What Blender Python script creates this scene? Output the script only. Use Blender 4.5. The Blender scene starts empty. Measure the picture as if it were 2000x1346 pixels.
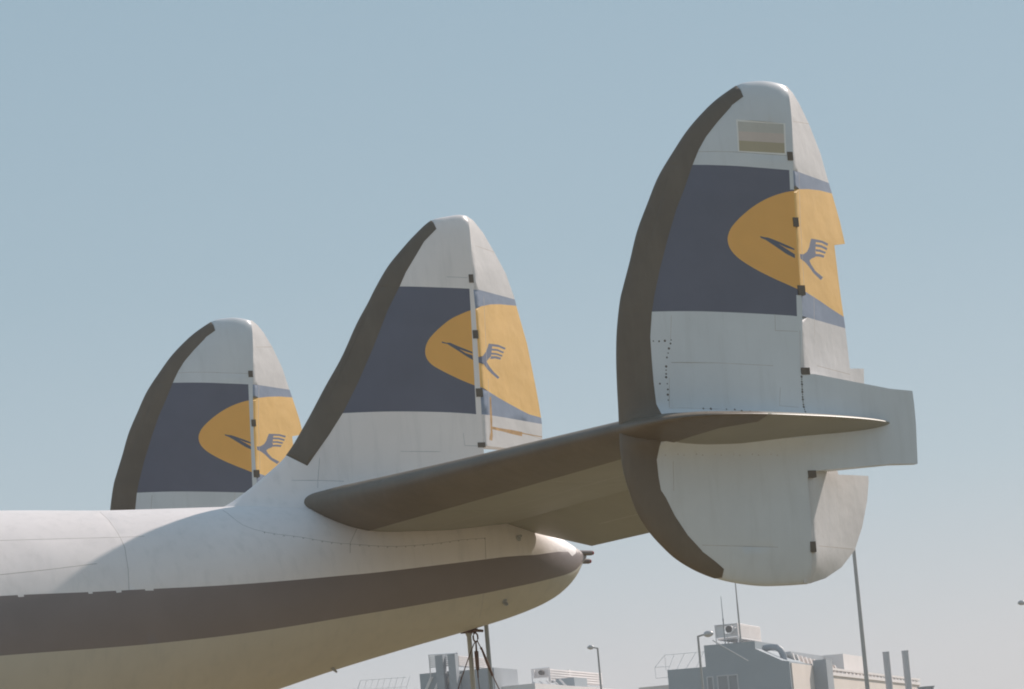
import bpy, bmesh, math, random
import numpy as np
from mathutils import Vector, Matrix
from mathutils.geometry import delaunay_2d_cdt
random.seed(7)
scene = bpy.context.scene
col = scene.collection
# ------------------------------------------------------------------ camera
cam_d = bpy.data.cameras.new('camera'); cam = bpy.data.objects.new('camera', cam_d); col.objects.link(cam)
cam_d.sensor_width = 36.0; cam_d.lens = 36.0 * 6500.0 / 2000.0
cam_d.clip_start = 0.5; cam_d.clip_end = 9000.0
def cam_matrix(yaw, pitch, roll, loc):
    cy, sy, cp, sp = math.cos(yaw), math.sin(yaw), math.cos(pitch), math.sin(pitch)
    fwd = Vector((sy*cp, cy*cp, sp)); right = Vector((cy, -sy, 0)); up = right.cross(fwd)
    cr, sr = math.cos(roll), math.sin(roll)
    r2 = cr*right + sr*up; u2 = -sr*right + cr*up
    m = Matrix((r2, u2, -fwd)).transposed().to_4x4(); m.translation = loc
    return m
cam.matrix_world = cam_matrix(math.radians(28.45839), math.radians(8.31093), math.radians(-4.90777), Vector((-15.77528, -29.67876, 1.65000)))
scene.camera = cam
# ------------------------------------------------------------------ sky, sun, exposure
SUN_DIR = Vector((1.0, 0.28, 0.76)).normalized()         # towards the sun: behind the tail, to starboard
SUN_EL = math.asin(SUN_DIR.z); SUN_AZ = math.atan2(SUN_DIR.x, SUN_DIR.y)
world = bpy.data.worlds.new("World"); scene.world = world; world.use_nodes = True
wn = world.node_tree; bg = wn.nodes['Background']
sky = wn.nodes.new('ShaderNodeTexSky'); sky.sky_type = 'NISHITA'; sky.sun_disc = False
sky.sun_elevation = SUN_EL; sky.sun_rotation = SUN_AZ
sky.altitude = 0; sky.air_density = 1.0; sky.dust_density = 0.8; sky.ozone_density = 2.0
# hazy summer air: the clear-sky model is mixed with a pale milky veil that thickens towards the horizon
tcw = wn.nodes.new('ShaderNodeTexCoord'); sep = wn.nodes.new('ShaderNodeSeparateXYZ'); wn.links.new(tcw.outputs['Generated'], sep.inputs[0])
ramp = wn.nodes.new('ShaderNodeValToRGB'); wn.links.new(sep.outputs['Z'], ramp.inputs[0])
els = [(0.0, (0.60, 0.585, 0.61)), (0.045, (0.57, 0.575, 0.61)), (0.10, (0.445, 0.53, 0.585)), (0.17, (0.37, 0.48, 0.545)), (0.26, (0.335, 0.455, 0.53)), (1.0, (0.24, 0.34, 0.46))]
ramp.color_ramp.elements[0].position = els[0][0]; ramp.color_ramp.elements[1].position = els[-1][0]
for p_, c_ in els[1:-1]: ramp.color_ramp.elements.new(p_)
for e_, (p_, c_) in zip(ramp.color_ramp.elements, els): e_.color = (*c_, 1)
SKY_STRENGTH = 0.11
scl = wn.nodes.new('ShaderNodeVectorMath'); scl.operation = 'SCALE'; scl.inputs['Scale'].default_value = 1 / SKY_STRENGTH
wn.links.new(ramp.outputs[0], scl.inputs[0])
mxw = wn.nodes.new('ShaderNodeMix'); mxw.data_type = 'RGBA'; mxw.inputs['Factor'].default_value = 0.88
wn.links.new(sky.outputs[0], mxw.inputs[6]); wn.links.new(scl.outputs[0], mxw.inputs[7])
wn.links.new(mxw.outputs[2], bg.inputs[0]); bg.inputs[1].default_value = SKY_STRENGTH
sun_d = bpy.data.lights.new('sun', 'SUN'); sun = bpy.data.objects.new('sun', sun_d); col.objects.link(sun)
sun_d.energy = 4.6; sun_d.angle = math.radians(0.53); sun_d.color = (1.0, 0.885, 0.81)
sun.rotation_euler = (-SUN_DIR).to_track_quat('-Z', 'Y').to_euler()
scene.view_settings.view_transform = 'Standard'; scene.view_settings.look = 'None'
scene.cycles.filter_width = 1.9
scene.view_settings.exposure = 0.0; scene.view_settings.gamma = 1.0
# ------------------------------------------------------------------ materials (all procedural)
def mat(name, color, rough=0.5, var=0.06, scale=3.0, bump=0.0, bscale=20.0, metal=0.0, streak=0.0, spec=0.5, dirt=None, dirt_amt=0.0):
    m = bpy.data.materials.new(name); m.use_nodes = True; nt = m.node_tree; b = nt.nodes['Principled BSDF']
    b.inputs['Roughness'].default_value = rough; b.inputs['Metallic'].default_value = metal
    b.inputs['Specular IOR Level'].default_value = spec
    tc = nt.nodes.new('ShaderNodeTexCoord')
    n1 = nt.nodes.new('ShaderNodeTexNoise'); n1.inputs['Scale'].default_value = scale; n1.inputs['Detail'].default_value = 6; n1.inputs['Roughness'].default_value = 0.6
    nt.links.new(tc.outputs['Object'], n1.inputs['Vector'])
    r = nt.nodes.new('ShaderNodeMapRange'); r.inputs[1].default_value = 0.3; r.inputs[2].default_value = 0.7
    r.inputs[3].default_value = 1 - var; r.inputs[4].default_value = 1 + var * 0.6
    nt.links.new(n1.outputs['Fac'], r.inputs[0])
    hsv = nt.nodes.new('ShaderNodeHueSaturation'); hsv.inputs['Color'].default_value = (*color, 1)
    nt.links.new(r.outputs[0], hsv.inputs['Value']); last = hsv.outputs[0]
    if streak > 0 or dirt_amt > 0:
        mp = nt.nodes.new('ShaderNodeMapping'); mp.inputs['Scale'].default_value = (7.0, 7.0, 0.7)
        nt.links.new(tc.outputs['Object'], mp.inputs[0])
        n2 = nt.nodes.new('ShaderNodeTexNoise'); n2.inputs['Scale'].default_value = 1.5; n2.inputs['Detail'].default_value = 8; n2.inputs['Roughness'].default_value = 0.65
        nt.links.new(mp.outputs[0], n2.inputs['Vector'])
        r2 = nt.nodes.new('ShaderNodeMapRange'); r2.inputs[1].default_value = 0.5; r2.inputs[2].default_value = 0.8
        r2.inputs[3].default_value = 0.0; r2.inputs[4].default_value = max(streak, dirt_amt)
        nt.links.new(n2.outputs['Fac'], r2.inputs[0])
        mx = nt.nodes.new('ShaderNodeMix'); mx.data_type = 'RGBA'
        nt.links.new(r2.outputs[0], mx.inputs['Factor']); nt.links.new(last, mx.inputs[6])
        d = dirt or tuple(c * 0.55 for c in color); mx.inputs[7].default_value = (*d, 1); last = mx.outputs[2]
    nt.links.new(last, b.inputs['Base Color'])
    if bump > 0:
        n3 = nt.nodes.new('ShaderNodeTexNoise'); n3.inputs['Scale'].default_value = bscale; n3.inputs['Detail'].default_value = 3
        nt.links.new(tc.outputs['Object'], n3.inputs['Vector'])
        bp = nt.nodes.new('ShaderNodeBump'); bp.inputs['Strength'].default_value = 1.0; bp.inputs['Distance'].default_value = bump
        nt.links.new(n3.outputs['Fac'], bp.inputs['Height']); nt.links.new(bp.outputs[0], b.inputs['Normal'])
    return m
M = {}
M['white'] = mat('white_paint', (0.88, 0.815, 0.78), 0.42, 0.05, 1.6, bump=0.004, bscale=2.2, streak=0.25, dirt=(0.42, 0.41, 0.38))
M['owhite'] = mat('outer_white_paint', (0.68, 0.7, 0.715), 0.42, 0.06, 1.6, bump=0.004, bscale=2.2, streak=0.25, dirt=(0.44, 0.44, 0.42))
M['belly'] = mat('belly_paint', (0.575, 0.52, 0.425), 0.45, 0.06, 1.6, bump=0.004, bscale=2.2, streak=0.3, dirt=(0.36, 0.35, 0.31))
M['blue'] = mat('blue_paint', (0.146, 0.149, 0.192), 0.45, 0.08, 2.0, bump=0.003, bscale=2.2)
M['stripe'] = mat('stripe_paint', (0.25, 0.205, 0.188), 0.42, 0.08, 2.0, bump=0.003, bscale=2.2)
M['yellow'] = mat('yellow_paint', (0.92, 0.48, 0.12), 0.45, 0.05, 2.0)
M['bird'] = mat('bird_paint', (0.13, 0.14, 0.18), 0.45, 0.06, 3.0)
M['fwhite'] = mat('fabric_white', (0.645, 0.625, 0.615), 0.6, 0.05, 2.5, bump=0.012, bscale=3.0)
M['fblue'] = mat('fabric_blue', (0.245, 0.295, 0.39), 0.6, 0.06, 2.5, bump=0.012, bscale=3.0)
M['fyellow'] = mat('fabric_yellow', (0.84, 0.52, 0.18), 0.6, 0.05, 2.5, bump=0.012, bscale=3.0)
M['fbird'] = mat('fabric_bird', (0.17, 0.19, 0.26), 0.6, 0.05, 2.5)
M['skinseam'] = mat('skin_seam', (0.50, 0.46, 0.42), 0.6, 0.25, 6.0)
M['seam'] = mat('panel_seam', (0.56, 0.54, 0.52), 0.6, 0.25, 6.0)
M['fseam'] = mat('fabric_seam', (0.52, 0.47, 0.42), 0.7, 0.15, 6.0)
M['dot'] = mat('open_rivet', (0.13, 0.11, 0.09), 0.7, 0.3, 12.0)
M['boot'] = mat('deicing_rubber', (0.16, 0.126, 0.09), 0.5, 0.16, 1.8, bump=0.003, bscale=7.0, streak=0.4, dirt=(0.21, 0.175, 0.13))
M['flagw'] = mat('flag_border', (0.84, 0.82, 0.78), 0.5, 0.05)
M['flaga'] = mat('flag_top', (0.57, 0.54, 0.48), 0.5, 0.08)
M['flagb'] = mat('flag_middle', (0.65, 0.55, 0.48), 0.5, 0.08)
M['flagc'] = mat('flag_bottom', (0.48, 0.41, 0.28), 0.5, 0.08)
M['rust'] = mat('rust_stain', (0.50, 0.30, 0.13), 0.8, 0.35, 14.0, streak=0.5, dirt=(0.60, 0.50, 0.40))
M['under'] = mat('tailplane_metal', (0.32, 0.3, 0.245), 0.5, 0.07, 1.4, bump=0.004, bscale=2.0, streak=0.2)
M['bracket'] = mat('hinge_metal', (0.15, 0.12, 0.09), 0.6, 0.2, 12)
M['pole'] = mat('pole_paint', (0.52, 0.515, 0.48), 0.5, 0.15, 9.0, streak=0.4)
M['rusty'] = mat('rusty_steel', (0.17, 0.10, 0.075), 0.8, 0.3, 30.0)
M['redlens'] = mat('red_lens', (0.35, 0.05, 0.04), 0.3, 0.05)
M['bwall'] = mat('grey_cladding', (0.305, 0.35, 0.375), 0.6, 0.06, 0.3)
M['btrim'] = mat('pale_frame', (0.50, 0.51, 0.52), 0.5, 0.05, 0.5)
M['btan'] = mat('tan_cladding', (0.74, 0.66, 0.59), 0.7, 0.08, 0.25, streak=0.2)
M['bwhite'] = mat('white_cladding', (0.8, 0.755, 0.73), 0.6, 0.06, 0.5)
M['bdark'] = mat('dark_opening', (0.10, 0.085, 0.075), 0.7, 0.1, 1.0)
M['bgrey'] = mat('flue_grey', (0.315, 0.345, 0.37), 0.55, 0.08, 0.6)
M['post2'] = mat('blue_grey_paint', (0.40, 0.44, 0.48), 0.5, 0.1, 6.0)
M['rail'] = mat('pale_rail', (0.85, 0.84, 0.83), 0.5, 0.04, 0.5)
M['chim'] = mat('chimney_grey', (0.5, 0.505, 0.52), 0.6, 0.06, 0.6)
M['bglass'] = mat('window_glass', (0.20, 0.22, 0.235), 0.15, 0.05, 0.6)
M['lampgrey'] = mat('galvanised', (0.38, 0.37, 0.35), 0.5, 0.08, 2.0)
M['lampglass'] = mat('lamp_cover', (0.55, 0.53, 0.52), 0.35, 0.05, 2.0)
M['bounce_apron'] = mat('bounce_concrete', (0.38, 0.305, 0.19), 0.9, 0.15, 0.4, streak=0.25, dirt=(0.26, 0.22, 0.15))  # pale tone set for bounce light under the forward fuselage
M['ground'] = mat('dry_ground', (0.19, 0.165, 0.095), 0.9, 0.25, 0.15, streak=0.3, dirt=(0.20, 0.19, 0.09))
# ------------------------------------------------------------------ helpers
def tag(o, label=None, cat=None, group=None, kind=None):
    if label: o['label'] = label
    if cat: o['category'] = cat
    if group: o['group'] = group
    if kind: o['kind'] = kind
    return o
def empty(name, loc=(0, 0, 0)):
    o = bpy.data.objects.new(name, None); col.objects.link(o); o.location = loc; o.empty_display_size = 0.2
    return o
def link_mesh(name, verts, faces, mats, idx=None, parent=None, sharp=38, loc=None):
    me = bpy.data.meshes.new(name); me.from_pydata([tuple(map(float, v)) for v in verts], [], [tuple(map(int, f)) for f in faces])
    for m in mats: me.materials.append(m)
    if idx is not None: me.polygons.foreach_set('material_index', [int(i) for i in idx])
    bm = bmesh.new(); bm.from_mesh(me)
    bmesh.ops.delete(bm, geom=[v for v in bm.verts if not v.link_faces], context='VERTS')
    bmesh.ops.remove_doubles(bm, verts=bm.verts, dist=2e-4)
    bmesh.ops.recalc_face_normals(bm, faces=bm.faces); bm.to_mesh(me); bm.free()
    me.polygons.foreach_set('use_smooth', [True] * len(me.polygons))
    me.set_sharp_from_angle(angle=math.radians(sharp))
    o = bpy.data.objects.new(name, me); col.objects.link(o)
    if parent is not None: o.parent = parent
    if loc is not None: o.location = loc
    return o
class MB:
    """collects boxes, prisms and tubes into one mesh"""
    def __init__(s): s.v, s.f = [], []
    def add(s, vs, fs):
        n = len(s.v); s.v += [tuple(v) for v in vs]; s.f += [tuple(i + n for i in f) for f in fs]; return s
    def box(s, o, ax, ay, az):
        o, ax, ay, az = map(Vector, (o, ax, ay, az))
        vs = [o + ax*i + ay*j + az*k for k in (0, 1) for j in (0, 1) for i in (0, 1)]
        return s.add(vs, [(0, 2, 3, 1), (4, 5, 7, 6), (0, 1, 5, 4), (2, 6, 7, 3), (0, 4, 6, 2), (1, 3, 7, 5)])
    def prism(s, pts, ext):
        pts = [Vector(p) for p in pts]; ext = Vector(ext); n = len(pts)
        return s.add(pts + [p + ext for p in pts], [tuple(range(n)), tuple(range(2*n - 1, n - 1, -1))] + [(i, (i+1) % n, (i+1) % n + n, i + n) for i in range(n)])
    def tube(s, pts, radii, n=12, cap=True):
        pts = [Vector(p) for p in pts]; rings = []
        if not hasattr(radii, '__len__'): radii = [radii] * len(pts)
        base = len(s.v); ref = None
        for i, p in enumerate(pts):
            d = (pts[min(i+1, len(pts)-1)] - pts[max(i-1, 0)]).normalized()
            if ref is None or abs(ref.dot(d)) > 0.95: ref = Vector((0, 0, 1)) if abs(d.z) < 0.9 else Vector((1, 0, 0))
            a = d.cross(ref).normalized(); b = d.cross(a).normalized(); ref = -b if False else ref
            s.v += [tuple(p + (a*math.cos(2*math.pi*k/n) + b*math.sin(2*math.pi*k/n)) * radii[i]) for k in range(n)]
        for i in range(len(pts) - 1):
            for k in range(n):
                q = base + i*n
                s.f.append((q + k, q + (k+1) % n, q + n + (k+1) % n, q + n + k))
        if cap:
            s.f.append(tuple(base + k for k in range(n))); s.f.append(tuple(base + (len(pts)-1)*n + n - 1 - k for k in range(n)))
        return s
    def build(s, name, m, parent=None, loc=None, sharp=38):
        return link_mesh(name, s.v, s.f, [m], None, parent, sharp, loc)
def inside(P, poly):
    P = np.asarray(P, float); x, y = P[:, 0], P[:, 1]; r = np.zeros(len(P), bool); n = len(poly)
    for i in range(n):
        x1, y1 = poly[i]; x2, y2 = poly[(i+1) % n]
        if y1 == y2: continue
        c = ((y1 > y) != (y2 > y)) & (x < (x2 - x1) * (y - y1) / (y2 - y1) + x1); r ^= c
    return r
def resample(poly, step):
    out = []
    for a, b in zip(poly[:-1], poly[1:]):
        n = max(1, int(math.hypot(b[0]-a[0], b[1]-a[1]) / step))
        out += [(a[0] + (b[0]-a[0])*i/n, a[1] + (b[1]-a[1])*i/n) for i in range(n)]
    return out + [poly[-1]]
def smooth_line(poly, step=0.04):
    """Catmull-Rom through the points, then evenly resampled"""
    p = [np.array(q, float) for q in poly]; p = [2*p[0]-p[1]] + p + [2*p[-1]-p[-2]]; out = []
    for i in range(1, len(p) - 2):
        for t in np.linspace(0, 1, 9)[:-1]:
            out.append(tuple(0.5*((2*p[i]) + (-p[i-1]+p[i+1])*t + (2*p[i-1]-5*p[i]+4*p[i+1]-p[i+2])*t*t + (-p[i-1]+3*p[i]-3*p[i+1]+p[i+2])*t**3)))
    out.append(tuple(p[-2])); L = [0]
    for a, b in zip(out[:-1], out[1:]): L.append(L[-1] + math.hypot(b[0]-a[0], b[1]-a[1]))
    n = max(2, int(L[-1] / step)); u = np.linspace(0, L[-1], n)
    return list(zip(np.interp(u, L, [q[0] for q in out]).tolist(), np.interp(u, L, [q[1] for q in out]).tolist()))
def strips(line, w):
    """a thin line as a list of narrow rectangles"""
    out = []
    for a, b in zip(line[:-1], line[1:]):
        dx, dy = b[0]-a[0], b[1]-a[1]; L = math.hypot(dx, dy)
        if L < 1e-6: continue
        nx, ny = -dy/L*w/2, dx/L*w/2; ex, ey = dx/L*w*0.3, dy/L*w*0.3
        out.append([(a[0]-ex+nx, a[1]-ey+ny), (a[0]-ex-nx, a[1]-ey-ny), (b[0]+ex-nx, b[1]+ey-ny), (b[0]+ex+nx, b[1]+ey+ny)])
    return out
def disc_poly(p, r, n=6): return [(p[0] + r*math.cos(2*math.pi*k/n), p[1] + r*math.sin(2*math.pi*k/n)) for k in range(n)]
def triangulate(outline, regions, extra, grid):
    """split the outline into triangles along every paint edge; the last region that holds a triangle paints it"""
    vs, es = [], []
    def loop(pl):
        n = len(vs); vs.extend(Vector(p[:2]) for p in pl); es.extend((n+i, n+(i+1) % len(pl)) for i in range(len(pl)))
    loop(outline)
    for pl, _ in regions: loop(pl)
    xs = [p[0] for p in outline]; ys = [p[1] for p in outline]
    gx = np.arange(min(xs) + grid*0.37, max(xs), grid); gy = np.arange(min(ys) + grid*0.41, max(ys), grid)
    G = np.array([(x + (0.5*grid if j % 2 else 0), y) for j, y in enumerate(gy) for x in gx])
    G = G[inside(G, outline)]; G = G[seg_dist(G, list(outline) + [outline[0]]) > grid*0.3] if len(G) else G
    vs += [Vector(p) for p in G]; vs += [Vector(p) for p in extra]
    V, _, Fc, *_ = delaunay_2d_cdt(vs, es, [], 0, 1e-5)
    V = np.array([(v[0], v[1]) for v in V]); Fc = np.array([f for f in Fc if len(f) == 3])
    cen = V[Fc].mean(1); keep = inside(cen, outline); Fc = Fc[keep]; cen = cen[keep]
    idx = np.zeros(len(Fc), int)
    for pl, mi in regions: idx[inside(cen, pl)] = mi
    return V, Fc, idx
def two_sided(name, S, outline, regions, mats, extra=(), grid=0.06, parent=None, wall=0, sharp=38):
    """skin on both faces of a flying surface, closed along its rim"""
    V, Fc, idx = triangulate(outline, regions, extra, grid)
    par = list(range(len(V)))
    def root(i):
        while par[i] != i: par[i] = par[par[i]]; i = par[i]
        return i
    for f in Fc:
        r0 = root(f[0])
        for q in f[1:]: par[root(q)] = r0
    comp = np.array([root(f[0]) for f in Fc]); u_, c_ = np.unique(comp, return_counts=True)
    kp = comp == u_[c_.argmax()]; Fc, idx = Fc[kp], idx[kp]
    t = S.half(V); A = S.surf(V, -1); Bv = S.surf(V, 1); n = len(V)
    Bv[t < 2e-3] = A[t < 2e-3]
    verts = np.concatenate([A, Bv]); faces = [tuple(f) for f in Fc] + [tuple(int(i) + n for i in f[::-1]) for f in Fc]; ids = list(idx) * 2
    cnt = {}
    for k, f in enumerate(Fc):
        for a, b in ((f[0], f[1]), (f[1], f[2]), (f[2], f[0])): cnt.setdefault((min(a, b), max(a, b)), []).append((a, b, k))
    for e, l in cnt.items():
        if len(l) == 1:
            a, b, k = l[0]
            if t[a] < 2e-3 and t[b] < 2e-3: continue
            faces.append((a, b, b + n, a + n)); ids.append(idx[k] if wall is None else wall)
    return link_mesh(name, verts, faces, mats, ids, parent, sharp)
def shell(name, src, slot, off, m, parent):
    """faces of one paint slot lifted off the skin as a sheet of its own"""
    me = src.data; nv = np.array([v.normal[:] for v in me.vertices]); co = np.array([v.co[:] for v in me.vertices])
    fs = [tuple(p.vertices) for p in me.polygons if p.material_index == slot]; P = co + nv * off
    used = sorted({i for f in fs for i in f}); mp = {i: k for k, i in enumerate(used)}; n = len(used)
    verts = [P[i] for i in used]; faces = [tuple(mp[i] for i in f) for f in fs]
    cnt = {}
    for f in faces:
        for a, b in zip(f, f[1:] + f[:1]): cnt.setdefault((min(a, b), max(a, b)), []).append((a, b))
    rim = {}
    for e, l in cnt.items():
        if len(l) == 1:
            for q in l[0]:
                if q not in rim: rim[q] = len(verts); verts.append(co[used[q]] - nv[used[q]] * 0.001)
            a, b = l[0]; faces.append((b, a, rim[a], rim[b]))
    return link_mesh(name, verts, faces, [m], None, parent, 50)
def nose_points(nose, offs=(0.004, 0.012, 0.026, 0.046, 0.075, 0.115, 0.165), outline=None, step=0.05):
    ln = resample(nose, step); pts = []
    for i in range(1, len(ln) - 1):
        dx, dy = ln[i+1][0]-ln[i-1][0], ln[i+1][1]-ln[i-1][1]; L = math.hypot(dx, dy) or 1
        for o in offs:
            for s in (1, -1): pts.append((ln[i][0] - s*dy/L*o, ln[i][1] + s*dx/L*o, o))
    P = np.array(pts); k = inside(P, outline); P = P[k]; k = np.abs(seg_dist(P[:, :2], nose) - P[:, 2]) < P[:, 2]*0.25 + 1e-3
    return [tuple(p[:2]) for p in P[k]]
# ---------------------------------------------------------------- shared shape functions (metres; X aft, -Y port, Z up)
def interp(x, xs, ys): return float(np.interp(x, xs, ys))
def seg_dist(P, poly):
    """distance of every point of P (n,2) to an open polyline"""
    P = np.asarray(P, float); d = np.full(len(P), 1e9)
    for a, b in zip(poly[:-1], poly[1:]):
        a = np.asarray(a, float); b = np.asarray(b, float); ab = b - a
        t = np.clip(((P - a) @ ab) / max(ab @ ab, 1e-12), 0, 1)
        d = np.minimum(d, np.hypot(*(P - a - t[:, None] * ab).T))
    return d
class Fin:
    """fixed fin: thickness grows from zero along its rounded nose line"""
    def __init__(s, nose, y0, T=0.12, D=0.6, flare=None):
        s.nose, s.y0, s.T, s.D, s.flare = nose, y0, T, D, flare
    def half(s, P):
        P = np.asarray(P, float); d = seg_dist(P, s.nose); u = np.clip(d / s.D, 0, 1)
        t = s.T * np.sqrt(u * (2 - u)) * (1 - 0.10 * np.clip((d - s.D) / 1.2, 0, 1))
        if s.flare is not None:
            A, zb, k = s.flare; v = np.clip(d / 0.35, 0, 1)
            t = t + A * np.exp(-np.clip(P[:, 1] - zb, -0.3, 9) / k) * np.sqrt(v * (2 - v))
        return t
    def surf(s, P, side=-1):
        P = np.asarray(P, float); t = s.half(P)
        return np.stack([P[:, 0], s.y0 + side * t, P[:, 1]], 1)
class Rudder:
    """movable surface hinged on a line, turned by `ang` about it; coordinates (c, z)"""
    def __init__(s, hx, y0, ang, te, th=0.10, nose=0.05):
        s.hx, s.y0, s.ang, s.te, s.th, s.nosec = hx, y0, ang, te, th, nose    # hx: [(z, X)] hinge axis, te: [(z, chord)]
    def half(s, P):
        P = np.asarray(P, float); c, z = P[:, 0], P[:, 1]
        zs = [p[0] for p in s.te]; cm = np.interp(z, zs, [p[1] for p in s.te]); cm = np.maximum(cm, 0.05)
        th = s.th * np.clip(cm / 0.75, 0.1, 1)
        aft = th * np.clip(1 - c / cm, 0, 1) + 0.004
        fore = th * np.sqrt(np.clip(1 - (c / s.nosec) ** 2, 0, 1)) + 0.004
        return np.where(c < 0, fore, aft)
    def surf(s, P, side=-1):
        P = np.asarray(P, float); t = s.half(P); c, z = P[:, 0], P[:, 1]
        hx = np.interp(z, [p[0] for p in s.hx], [p[1] for p in s.hx])
        ca, sa = math.cos(s.ang), math.sin(s.ang)
        return np.stack([hx + c * ca - side * t * sa, s.y0 + c * sa + side * t * ca, z], 1)
FUS_X = [-26.0, -25.4, -24.0, -21.0, -17.0, -12.0, -9.0, -7.0, -5.3, -4.1, -3.2, -2.6, -2.0, -1.2, -0.3, 0.15, 0.5, 0.68, 0.80, 0.88, 0.93, 0.96]
FUS_T = [3.30, 3.75, 4.25, 4.80, 5.05, 5.08, 5.07, 5.05, 5.03, 5.00, 5.00, 5.00, 5.00, 5.00, 4.97, 4.85, 4.665, 4.555, 4.485, 4.438, 4.41, 4.388]
FUS_B = [3.10, 2.45, 1.95, 1.45, 1.36, 1.50, 1.80, 2.12, 2.54, 2.84, 3.055, 3.205, 3.355, 3.53, 3.715, 3.825, 3.95, 4.06, 4.17, 4.275, 4.335, 4.36]
def pchip(x, xs, ys):
    xs = np.asarray(xs, float); ys = np.asarray(ys, float); h = np.diff(xs); dl = np.diff(ys) / h
    m = np.zeros(len(xs)); m[0] = dl[0]; m[-1] = dl[-1]
    for i in range(1, len(xs) - 1):
        if dl[i-1] * dl[i] > 0:
            w1 = 2*h[i] + h[i-1]; w2 = h[i] + 2*h[i-1]; m[i] = (w1 + w2) / (w1/dl[i-1] + w2/dl[i])
    x = np.clip(np.asarray(x, float), xs[0], xs[-1]); i = np.clip(np.searchsorted(xs, x) - 1, 0, len(xs) - 2)
    t = (x - xs[i]) / h[i]
    return ((1+2*t)*(1-t)**2*ys[i] + t*(1-t)**2*h[i]*m[i] + t*t*(3-2*t)*ys[i+1] + t*t*(t-1)*h[i]*m[i+1])
class Fuselage:
    """oval tube; coordinates (X, a): a = angle from the top, port side first"""
    def surf(s, P, side=-1, off=0.0):
        P = np.asarray(P, float); x, a = P[:, 0], P[:, 1]
        zt, zb = pchip(x, FUS_X, FUS_T), pchip(x, FUS_X, FUS_B)
        r = (zt - zb) / 2 + off; w = r * 0.97
        y = -w * np.sin(a); z = (zt + zb) / 2 + r * np.cos(a)
        ap = np.minimum(a, 2 * math.pi - a); sg = np.where(a > math.pi, 1.0, -1.0)          # fairing that carries the tailplane root
        dz = z - 4.84; k = np.exp(-np.where(dz > 0, (dz / 0.30) ** 2, (dz / 0.30) ** 2))
        amp = np.interp(x, [-2.4, -2.1, -1.6, -0.5, 0.1, 0.5], [0, 0.015, 0.06, 0.08, 0.05, 0])
        q = np.clip(ap / 0.45, 0, 1); y = y + sg * amp * k * q * q * (3 - 2 * q)
        return np.stack([x, y, z], 1)

# ------------------------------------------------------------------ traced dimensions of the tail (metres)
FIN_NOSE = [(0.031, 7.87), (-0.039, 7.891), (-0.122, 7.904), (-0.223, 7.907), (-0.376, 7.889), (-0.467, 7.856), (-0.677, 7.73), (-0.839, 7.603), (-1.004, 7.448), (-1.153, 7.272), (-1.332, 7.041), (-1.461, 6.811), (-1.591, 6.563), (-1.69, 6.302), (-1.776, 6.086), (-1.82, 5.964), (-1.873, 5.727), (-1.903, 5.505), (-1.919, 5.284), (-1.929, 5.063), (-1.938, 4.87), (-1.945, 4.678), (-1.931, 4.512), (-1.893, 4.347), (-1.833, 4.167), (-1.739, 4.013), (-1.611, 3.872), (-1.495, 3.772), (-1.33, 3.676), (-1.146, 3.603), (-0.957, 3.556), (-0.717, 3.521), (-0.473, 3.514), (-0.241, 3.518)]
FIN_EDGE = [(0.031, 7.87), (-0.049, 7.089), (-0.085, 6.427), (-0.087, 5.89), (-0.113, 5.667), (-0.165, 5.347), (-0.165, 5.307), (-0.024, 5.306), (0.778, 5.178), (1.024, 5.159), (1.029, 5.036), (1.026, 4.863), (0.999, 4.516), (0.73, 4.518), (-0.168, 4.469), (-0.212, 4.405), (-0.216, 4.12), (-0.23, 3.825), (-0.233, 3.524)]
FIN_BAND_TOP = [(-1.04, 7.127), (-0.634, 7.118), (-0.096, 7.092), (-0.037, 7.09)]
FIN_BAND_BOT = [(-1.586, 5.855), (-1.101, 5.853), (-0.61, 5.836), (-0.146, 5.812), (-0.087, 5.807)]
FIN_DISC = [(0.023, 6.922), (-0.043, 6.912), (-0.15, 6.895), (-0.271, 6.863), (-0.392, 6.816), (-0.516, 6.75), (-0.641, 6.663), (-0.73, 6.583), (-0.771, 6.518), (-0.783, 6.468), (-0.772, 6.409), (-0.732, 6.35), (-0.658, 6.291), (-0.517, 6.213), (-0.351, 6.139), (-0.239, 6.095), (-0.138, 6.055), (-0.076, 6.031)]
BIRD_FIN = [(-0.452, 6.508), (-0.41, 6.499), (-0.369, 6.495), (-0.336, 6.485), (-0.246, 6.454), (-0.156, 6.42), (-0.111, 6.4), (-0.112, 6.388), (-0.192, 6.409), (-0.27, 6.441), (-0.204, 6.404), (-0.111, 6.35), (-0.115, 6.317), (-0.198, 6.354), (-0.318, 6.428), (-0.395, 6.474), (-0.445, 6.492)]
BOOT_IN = [(-0.467, 7.856), (-0.454, 7.743), (-0.576, 7.666), (-0.746, 7.509), (-0.877, 7.376), (-0.965, 7.258), (-1.05, 7.113), (-1.147, 6.924), (-1.249, 6.738), (-1.357, 6.496), (-1.465, 6.228), (-1.548, 5.988), (-1.587, 5.848), (-1.625, 5.639), (-1.632, 5.458), (-1.635, 5.264), (-1.632, 5.07), (-1.623, 4.945), (-1.626, 4.835), (-1.661, 4.712), (-1.674, 4.603), (-1.668, 4.465), (-1.655, 4.349), (-1.616, 4.286), (-1.544, 4.133), (-1.431, 3.965), (-1.297, 3.824), (-1.094, 3.674), (-1.1, 3.607)]
FLAG_OUT = [(-0.565, 7.535), (-0.078, 7.506), (-0.103, 7.225), (-0.589, 7.241)]
FLAG_A = [(-0.552, 7.516), (-0.096, 7.499), (-0.105, 7.413), (-0.561, 7.428)]
FLAG_B = [(-0.561, 7.428), (-0.105, 7.413), (-0.112, 7.329), (-0.569, 7.344)]
FLAG_C = [(-0.569, 7.344), (-0.112, 7.329), (-0.119, 7.239), (-0.576, 7.252)]
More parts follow.
